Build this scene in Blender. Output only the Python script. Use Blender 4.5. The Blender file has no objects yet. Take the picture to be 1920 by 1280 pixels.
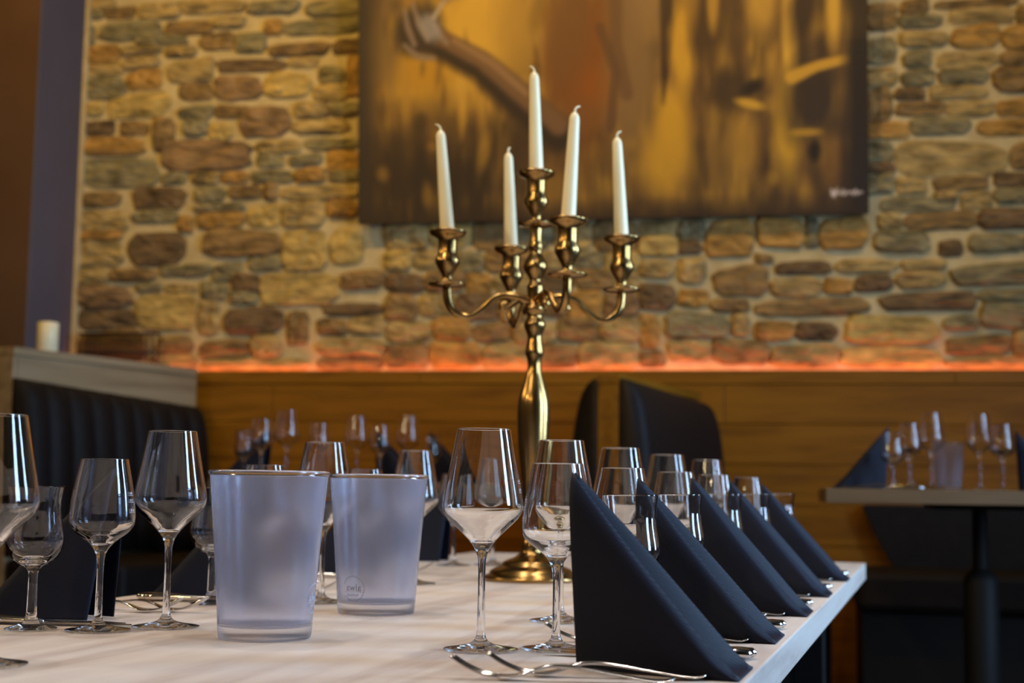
import bpy, bmesh, math, random
import numpy as np
from mathutils import Vector, Matrix

# ------------------------------------------------------------------ camera, light, exposure
S = bpy.context.scene
COL = bpy.context.collection
PI = math.pi
F_PX = 2667.0
CAM_Z = 0.9244
PITCH = math.atan(272.4 / F_PX)
ROLL = math.radians(0.8)
cam_d = bpy.data.cameras.new('camera')
cam_d.sensor_width = 36.0
cam_d.lens = 36.0 * F_PX / 1920.0
cam_d.clip_start = 0.05
cam_d.dof.use_dof = True
cam_d.dof.focus_distance = 1.64
cam_d.dof.aperture_fstop = 5.2
cam = bpy.data.objects.new('camera', cam_d)
COL.objects.link(cam)
cam.matrix_world = (Matrix.Translation((0, 0, CAM_Z)) @ Matrix.Rotation(PI / 2 + PITCH, 4, 'X')
                    @ Matrix.Rotation(ROLL, 4, 'Z'))
S.camera = cam

S.view_settings.view_transform = 'Standard'
S.view_settings.look = 'None'
S.view_settings.gamma = 1.0
S.view_settings.use_curve_mapping = False
S.view_settings.exposure = 0.1
S.cycles.max_bounces = 20
S.cycles.transmission_bounces = 20
S.cycles.glossy_bounces = 8
S.cycles.diffuse_bounces = 4
S.cycles.transparent_max_bounces = 24
S.cycles.sample_clamp_indirect = 6.0
S.cycles.blur_glossy = 0.4

world = bpy.data.worlds.new('world')
world.use_nodes = True
world.node_tree.nodes['Background'].inputs[0].default_value = (0.55, 0.68, 1.0, 1)
world.node_tree.nodes['Background'].inputs[1].default_value = 0.6
S.world = world

# the room's own axes: x runs along the stone wall, y points into it, z up
PHI = math.atan2(0.638, 3.407)
ROOM = Matrix.Translation((-1.455, 6.15, 0)) @ Matrix.Rotation(-PHI, 4, 'Z')
ROOM_I = ROOM.inverted()
X0, X1, Y0, ZC = -2.4, 5.0, -8.6, 3.9       # left wall, right wall, rear wall, ceiling


def area_light(name, loc, target, sx, sy, watts, col, spread=PI):
    d = bpy.data.lights.new(name, 'AREA')
    d.shape = 'RECTANGLE'
    d.size, d.size_y, d.energy, d.color, d.spread = sx, sy, watts, col, spread
    o = bpy.data.objects.new(name, d)
    COL.objects.link(o)
    p, q = ROOM @ Vector(loc), ROOM @ Vector(target)
    o.location = p
    o.rotation_euler = (q - p).to_track_quat('-Z', 'Y').to_euler()
    return o


def spot_light(name, loc, target, watts, col, angle, blend=0.6, radius=0.05):
    d = bpy.data.lights.new(name, 'SPOT')
    d.energy, d.color, d.spot_size, d.spot_blend, d.shadow_soft_size = watts, col, math.radians(angle), blend, radius
    o = bpy.data.objects.new(name, d)
    COL.objects.link(o)
    p, q = ROOM @ Vector(loc), ROOM @ Vector(target)
    o.location = p
    o.rotation_euler = (q - p).to_track_quat('-Z', 'Y').to_euler()
    return o


DAY = (0.42, 0.66, 1.0)
WARM = (1.0, 0.62, 0.13)
WINDOWS = [(-4.55, -3.95), (-2.75, -2.15)]          # daylight through the two tall windows on the right
for a, b in WINDOWS:
    area_light('window_daylight', (X1 + 0.06, (a + b) / 2, 1.95), (0, (a + b) / 2, 1.95), b - a - 0.1, 2.2, 80, DAY, math.radians(150))
for x, e in [(-0.3, 64), (0.9, 64), (2.1, 62), (3.3, 37), (4.4, 25)]:                           # warm ceiling spots that wash the stone wall
    spot_light('wall_spot', (x, -1.55, ZC - 0.1), (x, 0.1, 1.9), e, WARM, 100, 0.8)
for x, y, c in [(1.4, -4.7, (1.0, 0.92, 0.90)), (2.7, -4.7, (1.0, 0.92, 0.90)), (1.5, -3.5, (1.0, 0.86, 0.74)), (2.7, -3.5, (1.0, 0.86, 0.74)), (2.2, -2.4, (1.0, 0.74, 0.4))]:   # spots over the tables, the near ones tinted paler in place of daylight
    spot_light('table_spot', (x, y, ZC - 0.1), (x, y, 0), 63, c, 80, 0.7, 0.04)
spot_light('added_candle_spot', (0.7, -5.6, ZC - 0.1), (2.12, -3.10, 1.50), 105, (1.0, 0.82, 0.50), 34, 0.8, 0.05)  # added spot that brightens the candles, no such lamp known
for x, y, z in [(0.2, -5.0, 2.3), (-0.5, -3.6, 2.4), (1.2, -6.6, 2.5)]:                 # added point lights, out of view on the left, to warm the candles
    d = bpy.data.lights.new('added_warm_light', 'POINT')
    d.energy, d.color, d.shadow_soft_size = 34, (1.0, 0.72, 0.36), 0.08
    o = bpy.data.objects.new('added_warm_light', d)
    COL.objects.link(o)
    o.location = ROOM @ Vector((x, y, z))

# ------------------------------------------------------------------ materials
MATS = {}


def lin(c):
    return tuple(((v / 255) / 12.92 if v / 255 <= 0.04045 else ((v / 255 + 0.055) / 1.055) ** 2.4) for v in c)


def new_mat(name):
    m = bpy.data.materials.new(name)
    m.use_nodes = True
    n, l = m.node_tree.nodes, m.node_tree.links
    MATS[name] = m
    return m, n, l, n['Principled BSDF']


def node(n, kind, **kw):
    o = n.new(kind)
    for k, v in kw.items():
        setattr(o, k, v)
    return o


def ramp(n, stops):
    r = n.new('ShaderNodeValToRGB')
    e = r.color_ramp.elements
    while len(e) < len(stops):
        e.new(0.5)
    for i, (p, c) in enumerate(stops):
        e[i].position = p
        e[i].color = (*c, 1)
    return r


def noise_mat(name, stops, scale=(1, 1, 1), ns=5, detail=6, rough=0.6, bump=0.2, dist=0.005, spec=0.4, bscale=None, rvar=0.0, distort=0.0):
    """colour from a stretched noise in object space, with a bump of the same grain"""
    m, n, l, b = new_mat(name)
    tc, mp, nt = n.new('ShaderNodeTexCoord'), n.new('ShaderNodeMapping'), n.new('ShaderNodeTexNoise')
    mp.inputs['Scale'].default_value = scale
    nt.inputs['Scale'].default_value = ns
    nt.inputs['Detail'].default_value = detail
    nt.inputs['Distortion'].default_value = distort
    l.new(tc.outputs['Object'], mp.inputs[0])
    l.new(mp.outputs[0], nt.inputs['Vector'])
    r = ramp(n, stops)
    l.new(nt.outputs['Fac'], r.inputs[0])
    l.new(r.outputs[0], b.inputs['Base Color'])
    b.inputs['Roughness'].default_value = rough
    b.inputs['Specular IOR Level'].default_value = spec
    if bump:
        bp = n.new('ShaderNodeBump')
        bp.inputs['Strength'].default_value = bump
        bp.inputs['Distance'].default_value = dist
        if bscale:
            n2 = n.new('ShaderNodeTexNoise')
            n2.inputs['Scale'].default_value = bscale
            n2.inputs['Detail'].default_value = 8
            l.new(mp.outputs[0], n2.inputs['Vector'])
            l.new(n2.outputs['Fac'], bp.inputs['Height'])
        else:
            l.new(nt.outputs['Fac'], bp.inputs['Height'])
        l.new(bp.outputs[0], b.inputs['Normal'])
    return m


def plain(name, col, rough=0.5, metal=0.0, spec=0.5, **kw):
    m, n, l, b = new_mat(name)
    b.inputs['Base Color'].default_value = (*col, 1)
    b.inputs['Roughness'].default_value = rough
    b.inputs['Metallic'].default_value = metal
    b.inputs['Specular IOR Level'].default_value = spec
    for k, v in kw.items():
        b.inputs[k.replace('_', ' ')].default_value = v
    return m


STONE_COL = [(168, 143, 92), (184, 156, 92), (138, 126, 92), (140, 113, 72), (116, 94, 66), (170, 131, 70), (140, 112, 78)]
for i, c in enumerate(STONE_COL):
    d, h = tuple(v * 0.66 for v in c), tuple(min(255, v * 1.22) for v in c)
    noise_mat('stone_%d' % i, [(0.28, lin(d)), (0.52, lin(c)), (0.75, lin(h))], (1.0, 1.0, 2.6), 9, 8, 0.85, 0.8, 0.02, 0.2, 26)
noise_mat('mortar', [(0.3, lin((178, 157, 112))), (0.7, lin((200, 180, 136)))], (1, 1, 1), 14, 6, 0.9, 0.6, 0.012, 0.15)
noise_mat('plaster_warmlit', [(0.3, lin((84, 58, 36))), (0.7, lin((94, 66, 42)))], (1, 1, 1), 3, 5, 0.85, 0.1, 0.003, 0.2)  # pillar front, with the warm lamplight put into its colour
noise_mat('plaster_daylit', [(0.3, lin((88, 80, 84))), (0.7, lin((96, 87, 92)))], (1, 1, 1), 3, 5, 0.85, 0.1, 0.003, 0.2)  # pillar side, with the bluish daylight put into its colour
noise_mat('plaster_room', [(0.3, lin((70, 60, 52))), (0.7, lin((80, 70, 60)))], (1, 1, 1), 2, 5, 0.9, 0.1, 0.003, 0.2)
noise_mat('ceiling_paint', [(0.3, lin((58, 52, 46))), (0.7, lin((66, 60, 54)))], (1, 1, 1), 2, 5, 0.9, 0.0, 0.003, 0.2)
noise_mat('floor_wood', [(0.3, lin((46, 34, 26))), (0.7, lin((70, 52, 38)))], (0.6, 8, 1), 4, 6, 0.45, 0.1, 0.003)
noise_mat('panel_oak', [(0.25, lin((102, 62, 6))), (0.5, lin((130, 83, 10))), (0.75, lin((144, 95, 18)))], (0.7, 6, 7), 3.0, 6, 0.5, 0.12, 0.004, 0.2, None, 0, 0.6)
noise_mat('divider_oak', [(0.25, lin((122, 100, 72))), (0.5, lin((152, 128, 94))), (0.75, lin((166, 142, 108)))], (0.6, 8, 8), 3.0, 6, 0.5, 0.12, 0.004)
noise_mat('leather', [(0.3, lin((20, 15, 14))), (0.7, lin((28, 22, 20)))], (1, 1, 1), 30, 6, 0.6, 0.15, 0.002, 0.16, 120)
noise_mat('ivory_wax', [(0.3, lin((236, 220, 174))), (0.7, lin((242, 228, 186)))], (1, 1, 1), 12, 3, 0.38, 0.03, 0.001, 0.5)
MATS['ivory_wax'].node_tree.nodes['Principled BSDF'].inputs['Subsurface Weight'].default_value = 0.25
MATS['ivory_wax'].node_tree.nodes['Principled BSDF'].inputs['Subsurface Radius'].default_value = (0.01, 0.007, 0.004)
plain('wick', lin((150, 120, 105)), 0.9)
noise_mat('brass', [(0.3, lin((154, 120, 68))), (0.7, lin((182, 146, 92)))], (1, 1, 1), 18, 4, 0.24, 0.03, 0.001, 0.5)
MATS['brass'].node_tree.nodes['Principled BSDF'].inputs['Metallic'].default_value = 1.0
plain('steel', lin((205, 200, 195)), 0.13, 1.0)
plain('black_steel', lin((20, 18, 17)), 0.6, 0.0, 0.2)
plain('dark_wire', lin((60, 44, 34)), 0.5, 0.5)
plain('white_paint', lin((214, 210, 204)), 0.6)
plain('glass', (1, 1, 1), 0.0, 0, 0.5, Transmission_Weight=1.0, IOR=1.50)
plain('etched', lin((235, 238, 242)), 0.7, 0, 0.3, Alpha=0.75)
plain('clear_plastic', (0.95, 0.96, 1.0), 0.10, 0, 0.5, Transmission_Weight=1.0, IOR=1.45)
plain('satin_plastic', (0.93, 0.94, 1.0), 0.28, 0, 0.5, Transmission_Weight=0.9, IOR=1.2)
plain('print_grey', lin((112, 112, 122)), 0.6)
plain('print_light', lin((176, 186, 208)), 0.6)


def frosted_mat():
    m, n, l, b = new_mat('frosted_plastic')
    b.inputs['Base Color'].default_value = (0.86, 0.89, 1.0, 1)
    b.inputs['Transmission Weight'].default_value = 1.0
    b.inputs['Roughness'].default_value = 0.15
    b.inputs['IOR'].default_value = 1.35
    tl, df, mx, mx2 = n.new('ShaderNodeBsdfTranslucent'), n.new('ShaderNodeBsdfDiffuse'), n.new('ShaderNodeMixShader'), n.new('ShaderNodeMixShader')
    tl.inputs['Color'].default_value = (0.76, 0.82, 1.0, 1)
    df.inputs['Color'].default_value = (0.74, 0.76, 0.90, 1)
    mx.inputs[0].default_value = 0.25
    mx2.inputs[0].default_value = 0.12
    out = n['Material Output']
    l.new(tl.outputs[0], mx.inputs[1])
    l.new(df.outputs[0], mx.inputs[2])
    l.new(b.outputs[0], mx2.inputs[1])
    l.new(mx.outputs[0], mx2.inputs[2])
    l.new(mx2.outputs[0], out.inputs['Surface'])


frosted_mat()


def led_mat():
    m, n, l, b = new_mat('led_strip')
    b.inputs['Base Color'].default_value = (1, 0.3, 0.1, 1)
    b.inputs['Emission Color'].default_value = (1.0, 0.25, 0.10, 1)
    b.inputs['Emission Strength'].default_value = 24.0


led_mat()


def table_mat():
    """pale oak: long cathedral grain along the table plus fine pores"""
    m, n, l, b = new_mat('table_oak')
    tc, mp = n.new('ShaderNodeTexCoord'), n.new('ShaderNodeMapping')
    mp.inputs['Scale'].default_value = (7.0, 0.55, 7.0)
    l.new(tc.outputs['Object'], mp.inputs[0])
    n1 = n.new('ShaderNodeTexNoise')
    n1.inputs['Scale'].default_value, n1.inputs['Detail'].default_value, n1.inputs['Distortion'].default_value = 1.1, 3, 0.5
    l.new(mp.outputs[0], n1.inputs['Vector'])
    mul = node(n, 'ShaderNodeMath', operation='MULTIPLY')
    mul.inputs[1].default_value = 9.0
    l.new(n1.outputs['Fac'], mul.inputs[0])
    fr = node(n, 'ShaderNodeMath', operation='PINGPONG')
    fr.inputs[1].default_value = 1.0
    l.new(mul.outputs[0], fr.inputs[0])
    n2 = n.new('ShaderNodeTexNoise')
    n2.inputs['Scale'].default_value, n2.inputs['Detail'].default_value = 26, 6
    l.new(mp.outputs[0], n2.inputs['Vector'])
    mx = n.new('ShaderNodeMix')
    mx.data_type = 'FLOAT'
    mx.inputs[0].default_value = 0.5
    l.new(fr.outputs[0], mx.inputs[2])
    l.new(n2.outputs['Fac'], mx.inputs[3])
    r = ramp(n, [(0.15, lin((186, 168, 156))), (0.45, lin((204, 190, 178))), (0.8, lin((214, 202, 190)))])
    l.new(mx.outputs[0], r.inputs[0])
    l.new(r.outputs[0], b.inputs['Base Color'])
    b.inputs['Roughness'].default_value = 0.42
    b.inputs['Specular IOR Level'].default_value = 0.45
    bp = n.new('ShaderNodeBump')
    bp.inputs['Strength'].default_value, bp.inputs['Distance'].default_value = 0.12, 0.002
    l.new(mx.outputs[0], bp.inputs['Height'])
    l.new(bp.outputs[0], b.inputs['Normal'])


table_mat()


def napkin_mat():
    m, n, l, b = new_mat('black_paper')
    tc, wv = n.new('ShaderNodeTexCoord'), n.new('ShaderNodeTexWave')
    wv.inputs['Scale'].default_value = 210
    wv.inputs['Distortion'].default_value = 1.5
    wv.inputs['Detail'].default_value = 1
    mp = n.new('ShaderNodeMapping')
    mp.inputs['Rotation'].default_value = (0.2, 0.9, 0.3)
    l.new(tc.outputs['Object'], mp.inputs[0])
    l.new(mp.outputs[0], wv.inputs['Vector'])
    bp = n.new('ShaderNodeBump')
    bp.inputs['Strength'].default_value, bp.inputs['Distance'].default_value = 0.35, 0.0006
    l.new(wv.outputs['Fac'], bp.inputs['Height'])
    l.new(bp.outputs[0], b.inputs['Normal'])
    b.inputs['Base Color'].default_value = (*lin((15, 19, 34)), 1)
    b.inputs['Roughness'].default_value = 0.55
    b.inputs['Specular IOR Level'].default_value = 0.18
    b.inputs['Sheen Weight'].default_value = 0.0
    b.inputs['Sheen Roughness'].default_value = 0.4


napkin_mat()

# ------------------------------------------------------------------ mesh helpers


def mesh_obj(name, me, mat, parent=None, matrix=None, label=None):
    o = bpy.data.objects.new(name, me)
    COL.objects.link(o)
    if mat and not me.materials:
        me.materials.append(MATS[mat])
    if parent:
        o.parent = parent
    if matrix is not None:
        o.matrix_local = matrix
    if label:
        o['label'] = label
    return o


def me_from(verts, faces, name='mesh', smooth=False):
    me = bpy.data.meshes.new(name)
    me.from_pydata([tuple(v) for v in verts], [], faces)
    me.update()
    if smooth:
        me.shade_smooth()
    return me


def recalc(me):
    bm = bmesh.new()
    bm.from_mesh(me)
    bmesh.ops.recalc_face_normals(bm, faces=bm.faces)
    bm.to_mesh(me)
    bm.free()
    return me


def box_me(dims, center=(0, 0, 0), bevel=0.0, seg=2, name='box'):
    bm = bmesh.new()
    bmesh.ops.create_cube(bm, size=1)
    for v in bm.verts:
        v.co = Vector((v.co.x * dims[0], v.co.y * dims[1], v.co.z * dims[2]))
    if bevel:
        bmesh.ops.bevel(bm, geom=bm.edges[:], offset=bevel, segments=seg, affect='EDGES', profile=0.5)
    for v in bm.verts:
        v.co += Vector(center)
    me = bpy.data.meshes.new(name)
    bm.to_mesh(me)
    bm.free()
    return me


def span_me(x0, x1, y0, y1, z0, z1, bevel=0.0, name='box'):
    return box_me((x1 - x0, y1 - y0, z1 - z0), ((x0 + x1) / 2, (y0 + y1) / 2, (z0 + z1) / 2), bevel, 2, name)


def join_me(meshes, name='mesh'):
    bm = bmesh.new()
    for m in meshes:
        bm.from_mesh(m)
    me = bpy.data.meshes.new(name)
    bm.to_mesh(me)
    bm.free()
    return me


def lathe(profile, segs=48, closed=False, name='lathe', smooth=True, sharp=None):
    """spin (r, z) points about z; r = 0 becomes a pole; normals come from the profile's direction (outside first, going up)"""
    verts, rings, faces = [], [], []
    for r, z in profile:
        if r < 1e-6:
            rings.append([len(verts)])
            verts.append((0, 0, z))
        else:
            rings.append(list(range(len(verts), len(verts) + segs)))
            verts += [(r * math.cos(2 * PI * i / segs), r * math.sin(2 * PI * i / segs), z) for i in range(segs)]
    pairs = list(zip(rings[:-1], rings[1:]))
    if closed:
        pairs.append((rings[-1], rings[0]))
    for a, b in pairs:
        for i in range(segs):
            j = (i + 1) % segs
            if len(a) == 1 and len(b) == 1:
                break
            if len(a) == 1:
                faces.append((a[0], b[j], b[i]))
            elif len(b) == 1:
                faces.append((a[i], a[j], b[0]))
            else:
                faces.append((a[i], a[j], b[j], b[i]))
    me = me_from(verts, faces, name, smooth)
    if sharp:
        me.set_sharp_from_angle(angle=math.radians(sharp))
    return me


def smooth_profile(pts, n=6):
    """Catmull-Rom through (r, z) points"""
    out = []
    P = [pts[0]] + list(pts) + [pts[-1]]
    for i in range(1, len(P) - 2):
        p0, p1, p2, p3 = P[i - 1], P[i], P[i + 1], P[i + 2]
        for k in range(n):
            t = k / n
            out.append(tuple(0.5 * (2 * b + (c - a) * t + (2 * a - 5 * b + 4 * c - d) * t * t + (3 * b - a - 3 * c + d) * t ** 3)
                             for a, b, c, d in zip(p0, p1, p2, p3)))
    out.append(tuple(pts[-1]))
    return out


def tube(path, radii, segs=12, name='tube', flat=1.0, cap=True):
    """sweep a circle (flattened by `flat` along the frame's binormal) along 3-D points"""
    P = [Vector(p) for p in path]
    n = len(P)
    if not hasattr(radii, '__len__'):
        radii = [radii] * n
    verts, faces = [], []
    ref = Vector((0, 1, 0))
    t0 = (P[1] - P[0]).normalized()
    if abs(t0.dot(ref)) > 0.95:
        ref = Vector((1, 0, 0))
    for i in range(n):
        t = (P[min(i + 1, n - 1)] - P[max(i - 1, 0)]).normalized()
        a = (ref - t * ref.dot(t)).normalized()
        b = t.cross(a)
        ref = a
        for k in range(segs):
            w = 2 * PI * k / segs
            verts.append(P[i] + a * (radii[i] * math.cos(w)) + b * (radii[i] * flat * math.sin(w)))
    for i in range(n - 1):
        for k in range(segs):
            j = (k + 1) % segs
            faces.append((i * segs + k, i * segs + j, (i + 1) * segs + j, (i + 1) * segs + k))
    if cap:
        faces.append(tuple(range(segs))[::-1])
        faces.append(tuple((n - 1) * segs + k for k in range(segs)))
    return recalc(me_from(verts, faces, name, True))


def empty(name, loc=(0, 0, 0), rz=0.0, label=None, cat=None, group=None):
    o = bpy.data.objects.new(name, None)
    o.empty_display_size = 0.05
    COL.objects.link(o)
    o.location = loc
    o.rotation_euler = (0, 0, rz)
    return tag(o, label, cat, group)


def tag(o, label=None, cat=None, group=None, kind=None):
    for k, v in (('label', label), ('category', cat), ('group', group), ('kind', kind)):
        if v:
            o[k] = v
    return o


def copy_tree(o, parent=None):
    c = o.copy()
    COL.objects.link(c)
    c.parent = parent
    for ch in o.children:
        copy_tree(ch, c)
    return c


class Kind:
    """the first placed thing is the prototype itself, later ones are copies with copies of the parts"""
    def __init__(self, root):
        self.root, self.used = root, False

    def put(self, loc, rz=0.0, label=None, group=None):
        o = copy_tree(self.root) if self.used else self.root
        self.used = True
        o.location = loc
        o.rotation_euler = (0, 0, rz)
        return tag(o, label, None, group)


def room_obj(name, me, mat, kind='structure', parent=None):
    o = mesh_obj(name, me, mat, parent)
    if parent is None:
        o.matrix_world = ROOM
        o['kind'] = kind
    return o


# ------------------------------------------------------------------ the room
STEP_Y = -2.6           # room y where the raised floor starts
FZ = 0.18               # its height
floor = room_obj('floor', span_me(X0, X1, Y0, 0.4, -0.1, 0.0), 'floor_wood')
plat = room_obj('platform', span_me(X0, X1, STEP_Y, 0.12, 0.0, FZ), 'floor_wood')
room_obj('ceiling', span_me(X0, X1, Y0, 0.4, ZC, ZC + 0.1), 'ceiling_paint')
room_obj('wall_left', span_me(X0 - 0.1, X0, Y0, 0.4, 0.0, ZC), 'plaster_room')


def wall_with_openings(length0, length1, openings, z0, z1, along):
    """a 12 cm wall along one room axis, built round its window openings"""
    cuts, parts, prev = sorted(openings), [], length0
    for a, b in cuts + [(length1, None)]:
        parts.append((prev, a, 0.0, ZC))
        if b is not None:
            parts += [(a, b, 0.0, z0), (a, b, z1, ZC)]
            prev = b
    ms = []
    for a, b, q0, q1 in parts:
        ms.append(span_me(X1, X1 + 0.12, a, b, q0, q1) if along == 'y' else span_me(a, b, Y0 - 0.12, Y0, q0, q1))
    return join_me(ms, 'wall')


room_obj('wall_right', wall_with_openings(Y0, 0.4, WINDOWS, 0.85, 3.05, 'y'), 'plaster_room')
room_obj('wall_rear', wall_with_openings(X0, X1, [], 1.0, 3.0, 'x'), 'plaster_room')
wi = 0
for a, b in WINDOWS:
    wi += 1
    bars = [span_me(X1 + 0.0, X1 + 0.05, a, a + 0.05, 0.85, 3.05), span_me(X1, X1 + 0.05, b - 0.05, b, 0.85, 3.05),
            span_me(X1, X1 + 0.05, a + 0.05, b - 0.05, 0.85, 0.90), span_me(X1, X1 + 0.05, a + 0.05, b - 0.05, 3.0, 3.05)]
    room_obj('window_%d' % wi, join_me(bars, 'window'), 'white_paint')
# stone wall: a mortar bed with every stone a piece of its own, in mm along the wall
STONES = [(-567,3073,-412,3120,0),(-565,3037,-472,3058,2),(-455,3034,-314,3077,3),(-288,3021,-97,3088,0),(-89,3038,220,3092,0),(237,3020,465,3073,2),(507,2998,764,3059,2),(-561,2923,-512,2999,2),(-482,2931,-188,3011,2),(-163,2943,70,2997,3),(78,2967,214,3009,0),(316,2921,392,2987,5),(405,2914,766,2975,2),(-556,2828,-384,2904,5),(-376,2858,-184,2891,0),(-300,2899,-57,2937,2),(-150,2841,-12,2882,0),(12,2866,166,2937,3),(179,2847,319,2930,2),(341,2825,612,2870,3),(637,2823,768,2880,4),(-544,2769,-364,2819,0),(-549,2660,-347,2756,2),(-335,2698,-174,2782,5),(-356,2795,-191,2836,0),(-137,2723,77,2818,0),(94,2761,415,2806,4),(431,2767,564,2808,0),(578,2688,690,2761,2),(706,2628,772,2806,5),(-77,2639,72,2709,3),(85,2632,305,2734,6),(325,2631,534,2741,1),(552,2612,700,2677,0),(-548,2582,-452,2637,1),(-422,2566,-131,2670,1),(-78,2557,76,2602,2),(93,2551,254,2600,3),(471,2538,620,2599,0),(632,2541,759,2593,2),(-553,2494,-395,2548,4),(-360,2488,-230,2542,3),(-199,2414,-104,2558,3),(-54,2475,53,2544,2),(71,2454,172,2520,1),(213,2460,448,2586,6),(465,2464,712,2522,0),(517,2390,763,2434,2),(-544,2396,-244,2471,5),(-552,2247,-169,2375,2),(-147,2314,261,2444,6),(293,2385,493,2434,0),(295,2322,420,2370,2),(449,2325,593,2365,2),(626,2300,765,2376,5),(-147,2257,-40,2302,2),(-6,2253,121,2298,0),(138,2256,256,2296,5),(276,2249,464,2297,2),(480,2248,612,2304,5),(636,2248,767,2288,2),(-550,2163,-345,2218,3),(-281,2144,-36,2234,4),(14,2171,149,2232,2),(174,2183,316,2232,3),(341,2173,391,2245,3),(416,2171,769,2223,0),(16,2126,244,2154,2),(419,2049,608,2157,0),(632,2093,771,2153,5),(-550,2049,-315,2135,0),(-546,2008,-338,2037,5),(-290,2081,-71,2134,2),(-292,1890,-27,2032,4),(-57,2041,2,2102,5),(27,2054,245,2119,5),(270,2050,411,2146,1),(-534,1886,-325,1996,0),(56,1924,419,2032,3),(437,1848,638,2030,1),(653,1877,791,2027,1),(-537,1805,-390,1870,0),(-377,1819,-167,1867,3),(-134,1840,94,1884,2),(112,1813,245,1885,2),(277,1858,426,1918,2),(205,1764,330,1836,4),(-542,1703,-274,1792,6),(-532,1598,-248,1691,4),(-250,1769,-131,1802,2),(-113,1761,30,1793,0),(56,1734,173,1802,2),(-241,1600,34,1748,1),(48,1575,140,1726,0),(195,1709,320,1764,2),(335,1706,683,1836,1),(706,1774,891,1844,3),(166,1574,434,1688,4),(460,1533,554,1671,3),(306,1475,438,1566,0),(621,1657,894,1700,4),(602,1572,732,1634,3),(744,1571,896,1641,0),(-137,1496,23,1564,3),(62,1472,290,1543,3),(609,1482,898,1548,0),(-522,1457,-204,1586,3),(-159,1421,43,1480,0),(69,1418,579,1460,0),(603,1417,900,1466,3),(896,1940,1081,2061,0),(1095,1946,1269,2062,1),(1283,1934,1455,2054,3),(1469,1930,1625,2054,2),(1639,1930,1798,2055,0),(1807,1920,1987,2047,3),(898,1850,1012,1927,1),(1027,1852,1201,1924,0),(1220,1838,1329,1921,2),(1341,1836,1549,1918,3),(1562,1847,1708,1911,0),(1722,1849,1844,1913,2),(1858,1836,1992,1906,1),(901,1750,1074,1833,4),(1085,1755,1245,1838,3),(1259,1741,1366,1824,5),(1380,1744,1550,1822,0),(1564,1749,1718,1833,4),(1732,1758,1890,1835,3),(1903,1746,1988,1820,0),(903,1634,1040,1736,3),(1054,1651,1204,1743,0),(1219,1632,1390,1737,4),(1404,1626,1538,1730,0),(1551,1647,1688,1733,3),(1701,1632,1846,1741,5),(1859,1645,1993,1734,6),(906,1537,1104,1620,0),(1118,1546,1276,1635,5),(1290,1536,1461,1613,3),(1475,1530,1644,1612,0),(1657,1538,1824,1630,3),(1837,1533,1994,1627,0),(908,1427,1092,1524,3),(1106,1427,1324,1532,5),(1338,1427,1554,1522,0),(1567,1426,1735,1516,3),(1748,1426,1990,1524,0),(2939,2825,3050,2927,3),(3066,2827,3232,2873,2),(3075,2887,3178,2938,3),(3210,2902,3523,2925,3),(3264,2832,3514,2891,0),(3533,2811,3614,2890,3),(3271,2733,3458,2816,5),(3473,2721,3612,2808,5),(2937,2682,3049,2783,2),(3073,2746,3247,2801,0),(3080,2659,3183,2722,2),(3214,2651,3448,2709,0),(3464,2655,3610,2704,3),(2936,2589,3047,2652,0),(3071,2584,3197,2642,2),(3221,2585,3408,2636,2),(3431,2544,3608,2639,3),(2926,2439,3030,2573,3),(3046,2526,3157,2568,4),(3180,2523,3399,2569,0),(3053,2458,3234,2508,3),(3250,2447,3429,2505,0),(3444,2441,3605,2504,5),(2933,2367,3092,2425,5),(3108,2377,3334,2439,2),(3365,2364,3603,2421,5),(2924,2272,3031,2347,2),(3043,2202,3471,2338,0),(3490,2223,3601,2321,3),(2923,2222,3034,2259,4),(2923,2139,3033,2205,2),(3049,2132,3159,2190,0),(3190,2144,3403,2193,3),(3427,2154,3599,2203,4),(3425,2085,3597,2142,2),(3197,2108,3283,2133,0),(2985,2061,3267,2111,2),(3298,2065,3410,2130,0),(3366,1985,3587,2058,4),(2976,1990,3055,2047,0),(3071,1986,3350,2047,3),(2000,1984,2151,2041,0),(2163,1961,2266,2037,2),(2001,1896,2155,1972,1),(2167,1902,2250,1948,4),(2279,1887,2463,2035,5),(2487,1925,2673,2034,5),(2685,1923,2726,2035,2),(2737,1912,2928,2034,5),(2960,1896,3163,1974,2),(3209,1876,3294,1933,4),(3326,1890,3525,1954,2),(3540,1879,3638,1951,3),(2001,1803,2139,1870,0),(2168,1780,2267,1876,0),(2308,1723,2527,1840,3),(2479,1862,2544,1887,3),(2560,1811,2776,1853,4),(2804,1812,3037,1857,0),(3060,1821,3231,1854,0),(2543,1717,2736,1787,0),(2760,1727,2863,1781,5),(2883,1738,3020,1795,4),(3044,1748,3223,1805,0),(3254,1757,3582,1833,2),(2002,1669,2147,1769,4),(2168,1680,2283,1742,5),(2470,1638,2941,1700,3),(2980,1659,3344,1719,4),(3360,1692,3580,1728,2),(3366,1584,3579,1672,2),(2299,1658,2446,1703,3),(2002,1510,2077,1644,5),(2114,1551,2364,1646,2),(2389,1558,2446,1641,0),(2478,1541,2631,1606,5),(2643,1540,2802,1605,4),(2837,1522,3196,1627,1),(3224,1577,3350,1625,2),(3234,1472,3478,1544,3),(3493,1472,3576,1567,0),(2119,1460,2291,1534,0),(2303,1443,2530,1533,3),(2542,1430,2801,1511,0),(2820,1429,3202,1506,1),(2003,1431,2102,1489,3),(3217,1424,3574,1460,0)]
wall_back = room_obj('wall_back', span_me(X0, X1, 0.115, 0.40, 0.0, ZC), 'mortar')


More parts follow.
